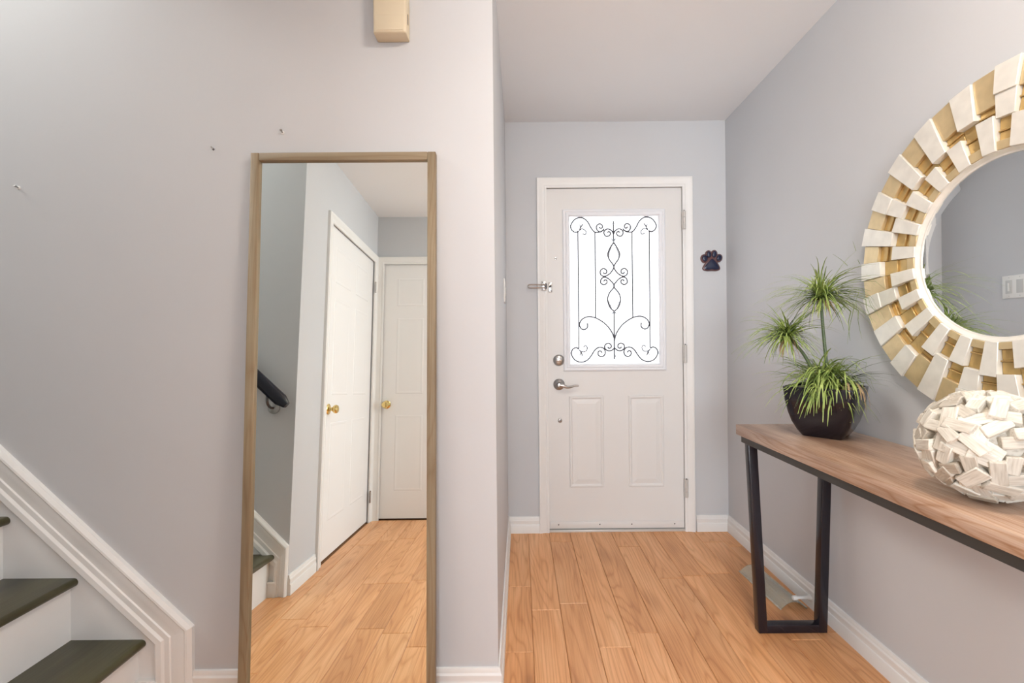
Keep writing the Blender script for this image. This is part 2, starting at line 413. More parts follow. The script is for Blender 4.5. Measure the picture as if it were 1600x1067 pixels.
CASE = [(-0.006, 0.0), (-0.006, 0.010), (0.0, 0.0115), (0.006, 0.012), (0.010, 0.0100), (0.030, 0.0125), (0.038, 0.0165), (0.044, 0.0180), (0.050, 0.0180), (0.053, 0.0150), (0.053, 0.0)]
def casing(name, w, h, label, loc, rz):
    """door casing in a local frame: opening x 0..w, z 0..h, face towards -y"""
    rs = [[(-a, -t, 0) for a, t in CASE], [(-a, -t, h + a) for a, t in CASE], [(w + a, -t, h + a) for a, t in CASE], [(w + a, -t, 0) for a, t in CASE]]
    o = MB().rings(rs).build(name, 'trim', smooth=True, angle=20)
    o.location = loc; o.rotation_euler = (0, 0, rz)
    return struct(o, label, 'door casing')
casing('trim_1', DX1 - DX0 + 0.012, DZ1 + 0.006, 'white moulded casing around the glazed front door', (DX0 - 0.006, YB, 0), 0)
casing('trim_2', CY1 - CY0, 2.035, 'white casing around the closet door next to the stairs', (XB, CY0, 0), R(90))
casing('trim_3', EX1 - EX0, 2.035, 'white casing around the door on the hall end wall', (EX1, YE, 0), R(180))
# front door jamb
mb = MB()
mb.box(DX0 - 0.012, DX0 - 0.003, YB, YB + 0.14, 0, DZ1 + 0.003); mb.box(DX1 + 0.003, DX1 + 0.012, YB, YB + 0.14, 0, DZ1 + 0.003)
mb.box(DX0 - 0.012, DX1 + 0.012, YB, YB + 0.14, DZ1 + 0.003, DZ1 + 0.012)
mb.box(DX0 - 0.003, DX0 + 0.012, YB + 0.054, YB + 0.14, 0, DZ1); mb.box(DX1 - 0.012, DX1 + 0.003, YB + 0.054, YB + 0.14, 0, DZ1)
struct(mb.build('trim_4', 'trim'), 'white jamb lining the front door opening', 'door jamb')
struct(MB().box(DX0 - 0.003, DX1 + 0.003, YB - 0.004, YB + 0.14, -0.004, 0.012).build('trim_5', 'hinge', bevel=0.003), 'pale metal threshold under the front door', 'threshold')

# ------------------------------------------------------------------ doors
def panel(parent, x0, x1, z0, z1, mat_, depth=0.005, name='panel'):
    """moulded raised panel, standing proud of the slab face (y = 0, outwards -y)"""
    lv = [(0.0, 0.0), (0.004, depth), (0.012, depth), (0.019, 0.0012), (0.024, 0.0012), (0.048, depth * 0.85)]
    rs = [[(x0 + i, -t, z0 + i), (x1 - i, -t, z0 + i), (x1 - i, -t, z1 - i), (x0 + i, -t, z1 - i)] for i, t in lv]
    return MB().rings(rs, cap0=False).build(name, mat_, parent)
def knob(parent, x, z, mat_, y=0.0):
    k_ = MB().lathe([(0.0, 0), (0.032, 0), (0.033, 0.003), (0.028, 0.007), (0.014, 0.010), (0.011, 0.018), (0.012, 0.028), (0.020, 0.033), (0.026, 0.042), (0.0265, 0.050), (0.022, 0.058), (0.012, 0.061), (0.0, 0.0615)], (x, y, z), (0, -1, 0)).build('knob', mat_, parent, smooth=True)
    MB().lathe([(0.0, 0), (0.008, 0), (0.007, 0.002), (0.0, 0.0025)], (x, y - 0.0612, z), (0, -1, 0), 12).build('button', mat_, k_, smooth=True)
    return k_
def hinge(parent, x, z, mat_='hinge', h=0.09, y=0.0, r=0.0058):
    mb = MB()
    for i in range(3):
        a = z - h / 2 + i * h / 3
        mb.lathe([(0.0, 0), (r, 0.0), (r, h / 3 - 0.0015), (0.0, h / 3 - 0.0015)], (x, y - 0.006, a), (0, 0, 1), 12)
    mb.box(x - 0.012, x + 0.012, y - 0.004, y, z - h / 2, z + h / 2)
    o = mb.build('hinge', mat_, parent, smooth=True)
    MB().lathe([(0.0, 0), (0.004, 0.0), (0.0042, 0.004), (0.0, 0.006)], (x, y - 0.006, z + h / 2 - 0.001), (0, 0, 1), 10).build('pin', 'nickel_dark', o, smooth=True)
    return o

# front door (local origin at the lower left of the slab face)
W, H_ = DX1 - DX0, DZ1 - DZ0
d1 = empty('door_1', (DX0, YB + 0.010, DZ0))
struct(d1, 'off-white front door with frosted scrollwork window and two lower panels', 'door')
LX0, LX1, LZ0, LZ1 = 0.299 - DX0, 0.826 - DX0, 0.996 - DZ0, 1.873 - DZ0       # visible pane
mb = MB()
mb.box(0, LX0 - 0.02, 0, 0.044, 0, H_); mb.box(LX1 + 0.02, W, 0, 0.044, 0, H_)
mb.box(LX0 - 0.02, LX1 + 0.02, 0, 0.044, 0, LZ0 - 0.02); mb.box(LX0 - 0.02, LX1 + 0.02, 0, 0.044, LZ1 + 0.02, H_)
mb.build('slab', 'door', d1)
lv = [(0.042, 0.0), (0.041, 0.008), (0.036, 0.0115), (0.030, 0.0115), (0.024, 0.009), (0.020, 0.0125), (0.008, 0.0105), (0.004, 0.006), (0.0, 0.004), (0.0, -0.012)]
rs = [[(LX0 - i, -t, LZ0 - i), (LX1 + i, -t, LZ0 - i), (LX1 + i, -t, LZ1 + i), (LX0 - i, -t, LZ1 + i)] for i, t in lv]
MB().rings(rs, cap0=False, cap1=False).build('window_frame', 'lite', d1, smooth=True, angle=20)
MB().box(LX0 - 0.018, LX1 + 0.018, 0.012, 0.022, LZ0 - 0.018, LZ1 + 0.018).build('pane', 'pane', d1)
panel(d1, 0.287 - DX0, 0.492 - DX0, 0.262 - DZ0, 0.807 - DZ0, 'door', 0.0065)
panel(d1, 0.640 - DX0, 0.850 - DX0, 0.262 - DZ0, 0.807 - DZ0, 'door', 0.0065)
for z in (1.842, 1.052, 0.258): hinge(d1, W + 0.006, z - DZ0, h=0.108, y=-0.021, r=0.0075)
# weather strip with its screws
MB().box(0.004, W - 0.004, -0.006, 0.0, 0.004, 0.044).build('door_sweep', 'door', d1, bevel=0.002)
for x in (0.055, 0.30, 0.49, 0.745):
    MB().lathe([(0.0, 0), (0.004, 0), (0.003, 0.0015), (0.0, 0.002)], (x, -0.006, 0.026), (0, -1, 0), 10).build('screw', 'nickel_dark', d1)
# dead bolt
hx = 0.228 - DX0
db = MB().lathe([(0.0, 0), (0.034, 0), (0.034, 0.006), (0.030, 0.012), (0.024, 0.016), (0.0, 0.017)], (hx, 0, 1.020 - DZ0), (0, -1, 0), 32).build('deadbolt', 'nickel', d1, smooth=True)
MB().box(hx - 0.020, hx + 0.020, -0.036, -0.016, 1.014 - DZ0, 1.026 - DZ0).build('thumb_turn', 'nickel', db, bevel=0.004)
# lever handle
lh = MB().lathe([(0.0, 0), (0.034, 0), (0.034, 0.004), (0.028, 0.010), (0.016, 0.016), (0.013, 0.024), (0.014, 0.044), (0.010, 0.052), (0.0, 0.053)], (hx, 0, 0.876 - DZ0), (0, -1, 0), 32).build('lever_handle', 'nickel', d1, smooth=True)
zz = 0.876 - DZ0
MB().tube(smooth_path([(hx, -0.046, zz), (hx + 0.022, -0.050, zz - 0.004), (hx + 0.045, -0.050, zz - 0.013), (hx + 0.070, -0.046, zz - 0.010), (hx + 0.092, -0.044, zz - 0.004), (hx + 0.112, -0.044, zz - 0.006)], 4),
          [0.0115 - 0.0075 * i / 20 for i in range(21)], 10).build('lever', 'nickel', lh, smooth=True)
kl = MB().lathe([(0.0, 0), (0.013, 0), (0.012, 0.004), (0.007, 0.006), (0.0, 0.006)], (0.232 - DX0, 0, 0.660 - DZ0), (0, -1, 0), 20).build('floor_bolt_rose', 'nickel', d1, smooth=True)
MB().box(0.229 - DX0, 0.235 - DX0, -0.010, -0.005, 0.653 - DZ0, 0.667 - DZ0).build('turn_piece', 'nickel_dark', kl)
ph = MB().lathe([(0.0, 0), (0.0085, 0), (0.0075, 0.003), (0.005, 0.004), (0.0, 0.003)], (0.214 - DX0, 0, 1.625 - DZ0), (0, -1, 0), 16).build('peephole', 'nickel', d1, smooth=True)
MB().lathe([(0.0, 0), (0.0042, 0), (0.0, 0.001)], (0.214 - DX0, -0.0035, 1.625 - DZ0), (0, -1, 0), 12).build('lens', 'dark', ph)

# scrollwork in front of the pane. Drawn on the pane: axis at u = 0, v downwards from the pane top, unit 1.21 mm
UN = 0.00121
AXX = (LX0 + LX1) / 2
def sp(x, y, side, axis=437.0):
    return (AXX + side * (x - axis) * UN, 0.006, LZ1 - (y - 246) * UN)
def iron(pts, name='iron_scroll', r=0.0040, both=True, axis=436.0, sub=5, taper=False):
    for side in ((1, -1) if both else (1,)):
        P = smooth_path([sp(x, y, side, axis) for x, y in pts], sub)
        rr = [r * (0.65 + 0.35 * math.sin(math.pi * i / (len(P) - 1))) for i in range(len(P))] if taper else r
        MB().tube(P, rr, 6).build(name, 'iron', d1, smooth=True, angle=80)
TOP, BOT = 435.0, 442.0
iron([(505, 296), (497, 303), (489, 296), (493, 284), (506, 281), (518, 291), (517, 308), (503, 320), (488, 313), (482, 305)], axis=TOP)
iron([(484, 312), (503, 321), (527, 321), (545, 301), (562, 270), (580, 254), (600, 249), (626, 258), (645, 285), (642, 308), (624, 321), (607, 316)], axis=TOP)
iron([(435, 330), (445, 314), (462, 306), (478, 313), (482, 328), (472, 342), (456, 339), (450, 327), (458, 319), (467, 324)], axis=TOP)
iron([(606, 314), (592, 305), (577, 310), (569, 323), (577, 333), (588, 327)], axis=TOP, r=0.003)
iron([(604, 312), (597, 297), (585, 280)], axis=TOP, taper=True); iron([(597, 297), (602, 283)], axis=TOP, r=0.0026)
iron([(526, 321), (527, 742)], 'iron_bar', axis=TOP, r=0.0036, sub=2)
iron([(611, 320), (611, 894)], 'iron_bar', axis=TOP, r=0.0036, sub=2)
iron([(435, 268), (435, 360)], 'iron_bar', both=False, axis=TOP, sub=2)
iron([(435, 372), (452, 395), (466, 428), (460, 455), (446, 475), (437, 495), (452, 521), (470, 535), (487, 540), (502, 530), (503, 512), (489, 501), (474, 509), (473, 522), (483, 527), (489, 519)], axis=437)
iron([(440, 712), (460, 692), (471, 656), (462, 622), (438, 590), (452, 565), (470, 549), (488, 544), (502, 554), (504, 572), (489, 581), (475, 573), (474, 561), (484, 557), (489, 565)], axis=439)
iron([(441, 722), (441, 950)], 'iron_bar', both=False, axis=BOT, sub=2)
iron([(442, 852), (455, 815), (485, 776), (530, 746), (570, 738), (600, 750), (614, 774), (606, 796), (590, 801), (575, 790), (575, 770)], axis=BOT)
iron([(442, 893), (456, 905), (474, 907), (489, 896), (489, 879), (474, 870), (460, 877), (459, 890), (470, 895), (476, 887)], axis=BOT)
iron([(504, 916), (513, 907), (523, 913), (522, 928), (508, 936), (493, 929), (488, 912), (497, 894), (519, 890), (540, 904), (560, 934), (580, 954), (608, 962), (638, 951), (655, 922), (649, 899), (631, 890), (619, 898)], axis=BOT)
iron([(614, 906), (596, 912), (581, 905), (577, 889), (587, 880), (595, 889)], axis=BOT, r=0.003)
iron([(618, 900), (608, 912), (600, 933)], axis=BOT, taper=True); iron([(608, 912), (613, 930)], axis=BOT, r=0.0026)
def leaf_piece(pts, name='iron_leaf'):
    for side in (1, -1):
        P = smooth_path([sp(x, y, side, 438) for x, y in pts], 4); n = len(P); mb = MB(); rs = []
        for i, p in enumerate(P):
            w = 0.0105 * math.sin(math.pi * (i + 0.4) / (n + 0.2)) * (1 + 0.25 * math.sin(i * 2.6)) * 1.0
            dx = -side
            rs.append([(p.x - dx * 0.001, 0.003, p.z), (p.x + dx * w, 0.0045, p.z), (p.x + dx * w, 0.0065, p.z), (p.x - dx * 0.001, 0.008, p.z)])
        mb.rings(rs).build(name, 'iron_leaf', d1)
leaf_piece([(442, 374), (453, 394), (463, 412), (467, 430), (462, 446)])
leaf_piece([(470, 652), (467, 675), (459, 694), (447, 708)])
for yy, ax in ((362, 1), (717, -1)):
    mb = MB()
    for side in (1, -1):
        mb.tube([sp(437, yy, side), sp(450, yy - 7 * ax, side)], [0.004, 0.002], 6)
    mb.lathe([(0.0, -0.010), (0.006, -0.007), (0.0075, 0), (0.006, 0.007), (0.0, 0.010)], sp(437, yy, 1), (0, 0, 1), 10)
    mb.build('iron_collar', 'iron_leaf', d1, smooth=True)
for yy in (281, 934, 850):
    MB().lathe([(0.0, -0.014), (0.0035, -0.006), (0.0062, 0.0), (0.003, 0.008), (0.0, 0.016)], sp(437 + (1 if yy > 600 else 0), yy, 1), (0, 0, 1), 10).build('iron_bud', 'iron_leaf', d1, smooth=True)

# inner doors: six moulded panels and a brass knob
def inner_door(name, w, loc, rz, label, knob_x):
    d = empty(name, loc, rz); struct(d, label, 'door')
    MB().box(0.003, w - 0.003, 0.0, 0.036, 0.010, 2.031).build('slab', 'door_white', d)
    a = 0.115; cxx = w / 2; gx = 0.05
    for x0, x1 in ((a, cxx - gx), (cxx + gx, w - a)):
        for z0, z1 in ((0.22, 0.80), (0.97, 1.58), (1.68, 1.91)):
            panel(d, x0, x1, z0, z1, 'door_white', 0.0018)
    knob(d, knob_x, 0.885, 'brass')
    hxx = w - 0.002 if knob_x < w / 2 else 0.002
    for z in (1.82, 0.19): hinge(d, hxx, z, 'nickel', 0.085, y=-0.018)
    return d
wc = CY1 - CY0
inner_door('door_2', wc, (XB - 0.010, CY0, 0), R(90), 'white panelled closet door with brass knob beside the stairs', wc - 0.075)
we = EX1 - EX0
inner_door('door_3', we, (EX1, YE - 0.010, 0), R(180), 'white panelled door with brass knob on the hall end wall', we - 0.045)

# added windows out of view, framing the invented area lights
def window(name, w, h, loc, rz, label):
    o = empty(name, loc, rz); struct(o, label, 'window')
    mb = MB().box(-0.06, 0.0, -0.03, 0.02, -0.06, h + 0.06).box(w, w + 0.06, -0.03, 0.02, -0.06, h + 0.06).box(0, w, -0.03, 0.02, h, h + 0.06).box(0, w, -0.03, 0.02, -0.06, 0)
    mb.build('frame', 'trim', o)
    MB().box(0.0, w, 0.05, 0.06, 0.0, h).build('pane', 'pane_clear', o)
    return o
m, nt, b = new_mat('clear_window_glass'); b.inputs['Transmission Weight'].default_value = 1; b.inputs['Roughness'].default_value = 0; b.inputs['IOR'].default_value = 1.45
M['pane_clear'] = m
window('added_window_1', WX1 - WX0, WZ1 - WZ0, (WX1, ROOM_Y, WZ0), R(180), 'added big white-framed window of the unseen room behind')
window('added_window_2', 2.0, 1.6, (LRX, 0.75, 0.6), R(-90), 'added wide white-framed window of the added living room')

window('added_window_3', 0.7, 1.1, (-3.5, 0.59, 3.15), R(90), 'added small white-framed window around the light above the stairs')

# ------------------------------------------------------------------ stairs
RUN, RISE, NX = 0.2145, 0.198, -1.203
st = empty('staircase', (NX, (YS + YF) / 2, 0))
tag(st, 'staircase with dark stained treads and white risers between two walls', 'staircase')
N_STEPS = 10
yh = (YF - YS) / 2 - 0.001
tm = rm_ = None
for i in range(N_STEPS):
    x = -RUN * i; z = RISE * (i + 1)
    if tm is None:
        mb = MB(); nose = [(0.0 - 0.013 + 0.013 * math.sin(R(a)), -0.013 + 0.013 * math.cos(R(a))) for a in range(0, 181, 20)]
        ring = [(-0.27, 0.0)] + nose + [(-0.27, -0.026)]
        mb.rings([[(p[0], -yh, p[1]) for p in ring], [(p[0], yh, p[1]) for p in ring]])
        o = mb.build('tread', 'tread', st, smooth=True, angle=35); tm = o
        r_ = MB().box(-0.043, -0.025, -yh, yh, -RISE + 0.0, -0.0262).build('riser', 'trim', st); rm_ = r_
    else:
        o = tm.copy(); col.objects.link(o); r_ = rm_.copy(); col.objects.link(r_)
    o.parent = st; r_.parent = st
    o.location = (x, 0, z); r_.location = (x, 0, z)

# skirt boards: plain board, moulding along the slope and a vertical end piece
def skirt(name, y, side, xe, label, ku=1.0, block=(-1.234, -1.160)):
    """side -1: on the mirror wall, facing -y; +1: on the far stair wall, facing +y"""
    o = empty(name, (0, y, 0)); struct(o, label, 'stair skirting')
    sl = RISE / RUN
    top = lambda x: 0.237 + (-1.055 - x) * 0.947
    x_end = -3.40
    n = side
    dx = xe + 1.055
    def P(x, t, z): return (x + dx, n * t, z)
    # plain board
    mb = MB()
    pts = [(-1.232 - dx, 0.0), (-1.055 - 0.05 * ku, 0.0), (-1.055 - 0.05 * ku, 0.19), (x_end, top(x_end) - 0.05), (x_end, top(x_end) - 0.45), (-1.45, 0.15)]
    pts = [(x, z) for x, z in pts]
    mb.rings([[P(x, 0.0, z) for x, z in pts], [P(x, 0.010, z) for x, z in pts]])
    mb.build('skirt_board', 'trim', o)
    # moulding profile: distance inwards from the outer edge, thickness
    prof = [(0.0, 0.0), (0.0, 0.012), (0.010, 0.020), (0.016, 0.021), (0.022, 0.017), (0.034, 0.017), (0.046, 0.014), (0.066, 0.013), (0.069, 0.0165), (0.085, 0.0165), (0.092, 0.022), (0.108, 0.023), (0.115, 0.018), (0.115, 0.0)]
    mb = MB()
    a1 = math.atan(0.947); half = (math.pi / 2 - a1) / 2     # mitre between slope and vertical
    def inset(d):
        # vertical end piece edge x = -1.055 - d ; slope edge moved down by d measured square to it
        xv = -1.055 - d * ku
        zs = 0.237 + d * ku * 0.947 - d / math.cos(a1)
        return xv, zs
    r_low, r_mit, r_top = [], [], []
    for d, t in prof:
        xv, zs = inset(d)
        r_low.append(P(xv, t, 0.0)); r_mit.append(P(xv, t, zs)); r_top.append(P(x_end, t, zs + (xv - x_end) * 0.947))
    mb.rings([r_mit, r_top]).build('sloping_moulding', 'trim', o, smooth=True, angle=22)
    MB().rings([r_low, r_mit]).build('upright_moulding', 'trim', o, smooth=True, angle=22)
    # small base block with a lip under the first tread
    b0, b1 = block
    mb = MB().box(b0, b1 - 0.006, min(0, n * 0.022), max(0, n * 0.022), 0, 0.062)
    mb.box(b0, b1, min(0, n * 0.026), max(0, n * 0.026), 0.062, 0.074)
    mb.build('base_block', 'trim', o, bevel=0.002)
    return o
skirt('trim_6', YF, -1, -1.055, 'white moulded stair skirting sloping down beside the leaning mirror')
skirt('trim_7', YS, 1, XB - 0.001, 'white moulded stair skirting below the black handrail', 0.54, (-1.234, -1.190))

# handrail on the far stair wall
hr = empty('handrail', (XB - 0.01, YS + 0.07, 0.925)); tag(hr, 'black handrail on a round steel bracket along the stair wall', 'handrail')
sl = 0.90
path = [(0.0, 0, 0), (-0.03, 0, 0.027)] + [(-0.03 - 0.5 * i, 0, 0.027 + 0.5 * i * sl) for i in range(1, 4)]
rs = []
for i, p in enumerate(path):
    sc_ = 0.55 if i == 0 else 1.0
    sec = [(-0.5, -0.30), (-0.42, -0.5), (0.42, -0.5), (0.5, -0.30), (0.5, 0.15), (0.36, 0.42), (0.15, 0.5), (-0.15, 0.5), (-0.36, 0.42), (-0.5, 0.15)]
    nz_ = Vector((sl, 0, 1)).normalized()
    rs.append([Vector(p) + Vector((0, 1, 0)) * (a * 0.045 * sc_) + nz_ * (b_ * 0.058 * sc_) for a, b_ in sec])
MB().rings(rs).build('rail', 'rail', hr, smooth=True, angle=50)
for xx in (-0.10, -1.1):
    zz = -xx * sl
    br = MB().lathe([(0.0, 0), (0.031, 0), (0.030, 0.005), (0.016, 0.010), (0.0, 0.011)], (xx, -0.07, zz - 0.105), (0, 1, 0), 24).build('bracket', 'nickel', hr, smooth=True)
    MB().tube(smooth_path([(xx, -0.062, zz - 0.105), (xx, -0.03, zz - 0.10), (xx, -0.003, zz - 0.075), (xx, 0, zz - 0.035)], 4), 0.0065, 8).build('bracket_arm', 'nickel_dark', br, smooth=True)

# ------------------------------------------------------------------ leaning floor mirror
LEAN, YAW = 0.0564, 0.0072
n_ = Vector((math.sin(YAW) * math.cos(LEAN), -math.cos(YAW) * math.cos(LEAN), math.sin(LEAN)))
r_v = Vector((math.cos(YAW), math.sin(YAW), 0)); u_v = r_v.cross(-n_) * 1.0
if u_v.z < 0: u_v = -u_v
MW, FW, FT = 0.5835, 0.0262, 0.025
top_left = Vector((-0.8461, YF - 0.0255, 1.7419))
ML = (top_left.z - 0.0016) / u_v.z
base = top_left - u_v * ML
fm = bpy.data.objects.new('floor_mirror', None); col.objects.link(fm)
back = -n_
fm.matrix_world = Matrix.Translation(base) @ Matrix((r_v, back, u_v)).transposed().to_4x4()
tag(fm, 'tall mirror in a thin weathered wood frame leaning on the wall', 'mirror')
MB().box(0, FW, 0, FT, 0, ML).build('frame_stile', 'mirror_wood', fm, bevel=0.0025)
MB().box(MW - FW, MW, 0, FT, 0, ML).build('frame_stile', 'mirror_wood', fm, bevel=0.0025)
MB().box(FW, MW - FW, 0, FT, ML - FW, ML).build('frame_rail', 'mirror_wood_x', fm, bevel=0.0025)
MB().box(FW, MW - FW, 0, FT, 0, FW).build('frame_rail', 'mirror_wood_x', fm, bevel=0.0025)
MB().box(FW - 0.002, MW - FW + 0.002, 0.0112, 0.0150, FW - 0.002, ML - FW + 0.002).build('mirror_glass', 'mirror', fm)
MB().box(FW, MW - FW, 0.0155, 0.022, FW, ML - FW).build('backing_board', 'apron', fm)

# ------------------------------------------------------------------ console table
TX0, TX1, TY0, TY1, TZ = 0.853, 1.205, 0.42, 1.778, 0.800
tb = empty('console_table', ((TX0 + TX1) / 2, (TY0 + TY1) / 2, 0))
tag(tb, 'console table with grey-brown wooden top and black trapezoid metal legs', 'table')
hx2, hy2 = (TX1 - TX0) / 2, (TY1 - TY0) / 2
MB().box(-hx2, hx2, -hy2, hy2, TZ - 0.040, TZ).build('table_top', 'table_wood', tb, bevel=0.003)
za, zb = TZ - 0.066, TZ - 0.0402
MB().box(-hx2 + 0.012, -hx2 + 0.040, -hy2 + 0.02, hy2 - 0.02, za, zb).build('apron', 'apron', tb)
MB().box(hx2 - 0.034, hx2 - 0.006, -hy2 + 0.02, hy2 - 0.02, za, zb).build('apron', 'apron', tb)
for sgn in (1, -1):
    yc = sgn * (hy2 - 0.036)
    y0, y1 = yc - 0.016, yc + 0.016
    cxm = (TX0 + TX1) / 2
    xa_t, xa_b, xb_t, xb_b = 0.876 - cxm, 0.912 - cxm, 1.203 - cxm, 1.176 - cxm
    t_ = 0.034
    def leg(xt0, xt1, xb0, xb1):
        return MB().hexa([(xb0, y0, 0), (xb1, y0, 0), (xb1, y1, 0), (xb0, y1, 0), (xt0, y0, zb - 0.001), (xt1, y0, zb - 0.001), (xt1, y1, zb - 0.001), (xt0, y1, zb - 0.001)]).build('leg', 'black_metal', tb, bevel=0.0022)
    leg(xa_t, xa_t + t_, xa_b, xa_b + t_); leg(xb_t - t_, xb_t, xb_b - t_, xb_b)
    MB().box(xa_b + t_ - 0.002, xb_b - t_ + 0.002, y0, y1, 0.0, 0.032).build('foot_bar', 'black_metal', tb, bevel=0.0022)

# ------------------------------------------------------------------ potted grass plant
PX, PY = 1.062, 1.560
pl = empty('potted_plant', (PX, PY, TZ + 0.0005)); tag(pl, 'artificial grass plant with two tall tufts in a black square bowl', 'plant')
POT_YAW = R(-47.6)
def pot_ring(h, z, n=64, ex=11.0):
    out = []
    for k_ in range(n):
        a = 2 * math.pi * k_ / n
        ca, sa = math.cos(a), math.sin(a)
        r_ = h / ((abs(ca) ** ex + abs(sa) ** ex) ** (1 / ex))
        out.append(Matrix.Rotation(POT_YAW, 3, 'Z') @ Vector((r_ * ca, r_ * sa, z)))
    return out
PH = 0.172
prof = [(0.058, 0.0), (0.060, 0.002), (0.073, 0.022), (0.086, 0.050), (0.096, 0.085), (0.103, 0.122), (0.108, PH - 0.002), (0.1075, PH), (0.1025, PH), (0.102, PH - 0.004), (0.099, PH - 0.02)]
MB().rings([pot_ring(h, z) for h, z in prof]).build('pot', 'pot', pl, smooth=True, angle=50)
MB().rings([pot_ring(0.0985, PH - 0.022), pot_ring(0.096, PH - 0.010), pot_ring(0.05, PH - 0.004)]).build('soil', 'soil', pl, smooth=True)
rg = random.Random(5)
def blades(name, center, n, lmin, lmax, mat_, elev, width=0.0030, az=(0, 360), droop=1.0, jitter=0.010):
    mb = MB()
    for _ in range(n):
        a = R(rg.uniform(*az)); e = R(rg.uniform(*elev)); L = rg.uniform(lmin, lmax)
        d = Vector((math.cos(a) * math.cos(e), math.sin(a) * math.cos(e), math.sin(e)))
        p = Vector(center) + Vector((rg.uniform(-1, 1), rg.uniform(-1, 1), rg.uniform(-1, 1))) * jitter
        side = d.cross(Vector((0, 0, 1)))
        side = side.normalized() if side.length > 0.05 else Vector((1, 0, 0))
        segs = 7; st_ = L / segs; g = rg.uniform(0.6, 1.4) * droop; w0 = width * rg.uniform(0.7, 1.25); lft, rgt = [], []
        for i in range(segs + 1):
            w = w0 * (1 - 0.85 * (i / segs) ** 1.6) * (0.75 if i == 0 else 1)
            lft.append(p - side * w); rgt.append(p + side * w + Vector((0, 0, w * 0.5)))
            if p.x + PX > XR - (0.07 if p.y + PY < 1.62 and p.z > 0.1 else 0.012): d.x = -abs(d.x) * 0.25; d.y -= 0.1; d.normalize()
            p = p + d * st_
            d = (d + Vector((rg.uniform(-.07, .07), rg.uniform(-.07, .07), -0.19 * g))).normalized()
        mb.rings([[a_, b_] for a_, b_ in zip(lft, rgt)], closed=False, cap0=False, cap1=False)
    o = mb.build(name, mat_, pl, smooth=True); o['kind'] = 'stuff'; return o
T1 = (-0.012, 0.0, 0.480); T2 = (-0.118, 0.02, 0.345)
MB().tube(smooth_path([(0.01, 0.0, PH - 0.012), (0.004, 0.0, 0.26), (-0.006, 0.0, 0.38), T1], 5), [0.0062 - 0.0018 * i / 15 for i in range(16)], 8).build('stem', 'stem', pl, smooth=True)
MB().tube(smooth_path([(-0.022, 0.004, PH - 0.012), (-0.036, 0.008, 0.22), (-0.07, 0.014, 0.29), T2], 5), [0.0064 - 0.0014 * i / 15 for i in range(16)], 8).build('stem', 'stem', pl, smooth=True)
blades('grass_tuft', T1, 230, 0.10, 0.25, 'leaf', (-8, 66), 0.0026)
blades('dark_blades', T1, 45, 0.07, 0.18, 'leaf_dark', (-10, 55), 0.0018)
blades('dry_leaves', (T1[0], T1[1], T1[2] - 0.006), 16, 0.04, 0.085, 'dry', (-50, 10), 0.0036, droop=1.6)
blades('grass_tuft', T2, 200, 0.09, 0.215, 'leaf', (-8, 66), 0.0026, az=(60, 330))
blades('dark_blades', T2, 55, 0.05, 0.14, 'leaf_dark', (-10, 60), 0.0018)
blades('dry_leaves', (T2[0] + 0.006, T2[1], T2[2] - 0.008), 18, 0.04, 0.075, 'dry', (-60, 5), 0.0036, droop=1.6)
B1 = (-0.008, -0.005, PH + 0.008)
blades('grass_tuft', B1, 240, 0.09, 0.225, 'leaf', (5, 62), 0.0031, jitter=0.035, droop=1.15)
blades('grass_tuft', (-0.01, -0.03, PH + 0.006), 60, 0.12, 0.20, 'leaf', (20, 55), 0.0036, jitter=0.04, az=(185, 290), droop=2.0)
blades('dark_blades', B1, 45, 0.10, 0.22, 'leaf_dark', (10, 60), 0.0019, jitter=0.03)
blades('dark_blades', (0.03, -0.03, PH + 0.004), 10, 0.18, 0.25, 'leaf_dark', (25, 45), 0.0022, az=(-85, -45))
blades('dry_leaves', (0.025, -0.085, PH + 0.004), 10, 0.07, 0.11, 'dry', (10, 40), 0.0048, jitter=0.014, az=(215, 330), droop=3.4)

# ------------------------------------------------------------------ driftwood ball
BX, BY, BR = 0.968, 0.930, 0.114
ball = empty('driftwood_ball', (BX, BY, TZ + 0.001)); tag(ball, 'round ball made of whitewashed driftwood chips on the console table', 'decoration')
rc = random.Random(11)
mb = MB().lathe([(0.0, -0.098)] + [(0.098 * math.sin(R(a)), -0.098 * math.cos(R(a))) for a in range(15, 180, 15)] + [(0.0, 0.098)], (0, 0, BR), (0, 0, 1), 24)
mb.build('core', 'chip', ball, smooth=True)
chip_meshes = []
for i in range(10):
    l, w, t = rc.uniform(0.018, 0.028), rc.uniform(0.011, 0.0155), rc.uniform(0.008, 0.012)
    j = lambda: rc.uniform(0.82, 1.1)
    pts = [(-l * j(), -w * j(), -t), (l * j(), -w * j(), -t), (l * j(), w * j(), -t), (-l * j(), w * j(), -t),
           (-l * j(), -w * j(), t * j()), (l * j(), -w * j(), t * j()), (l * j(), w * j(), t * j()), (-l * j(), w * j(), t * j())]
    o = MB().hexa(pts).build('wood_chip', 'chip', ball, bevel=0.0016, bseg=1)
    chip_meshes.append(o.data); bpy.data.objects.remove(o)
NCH = 165
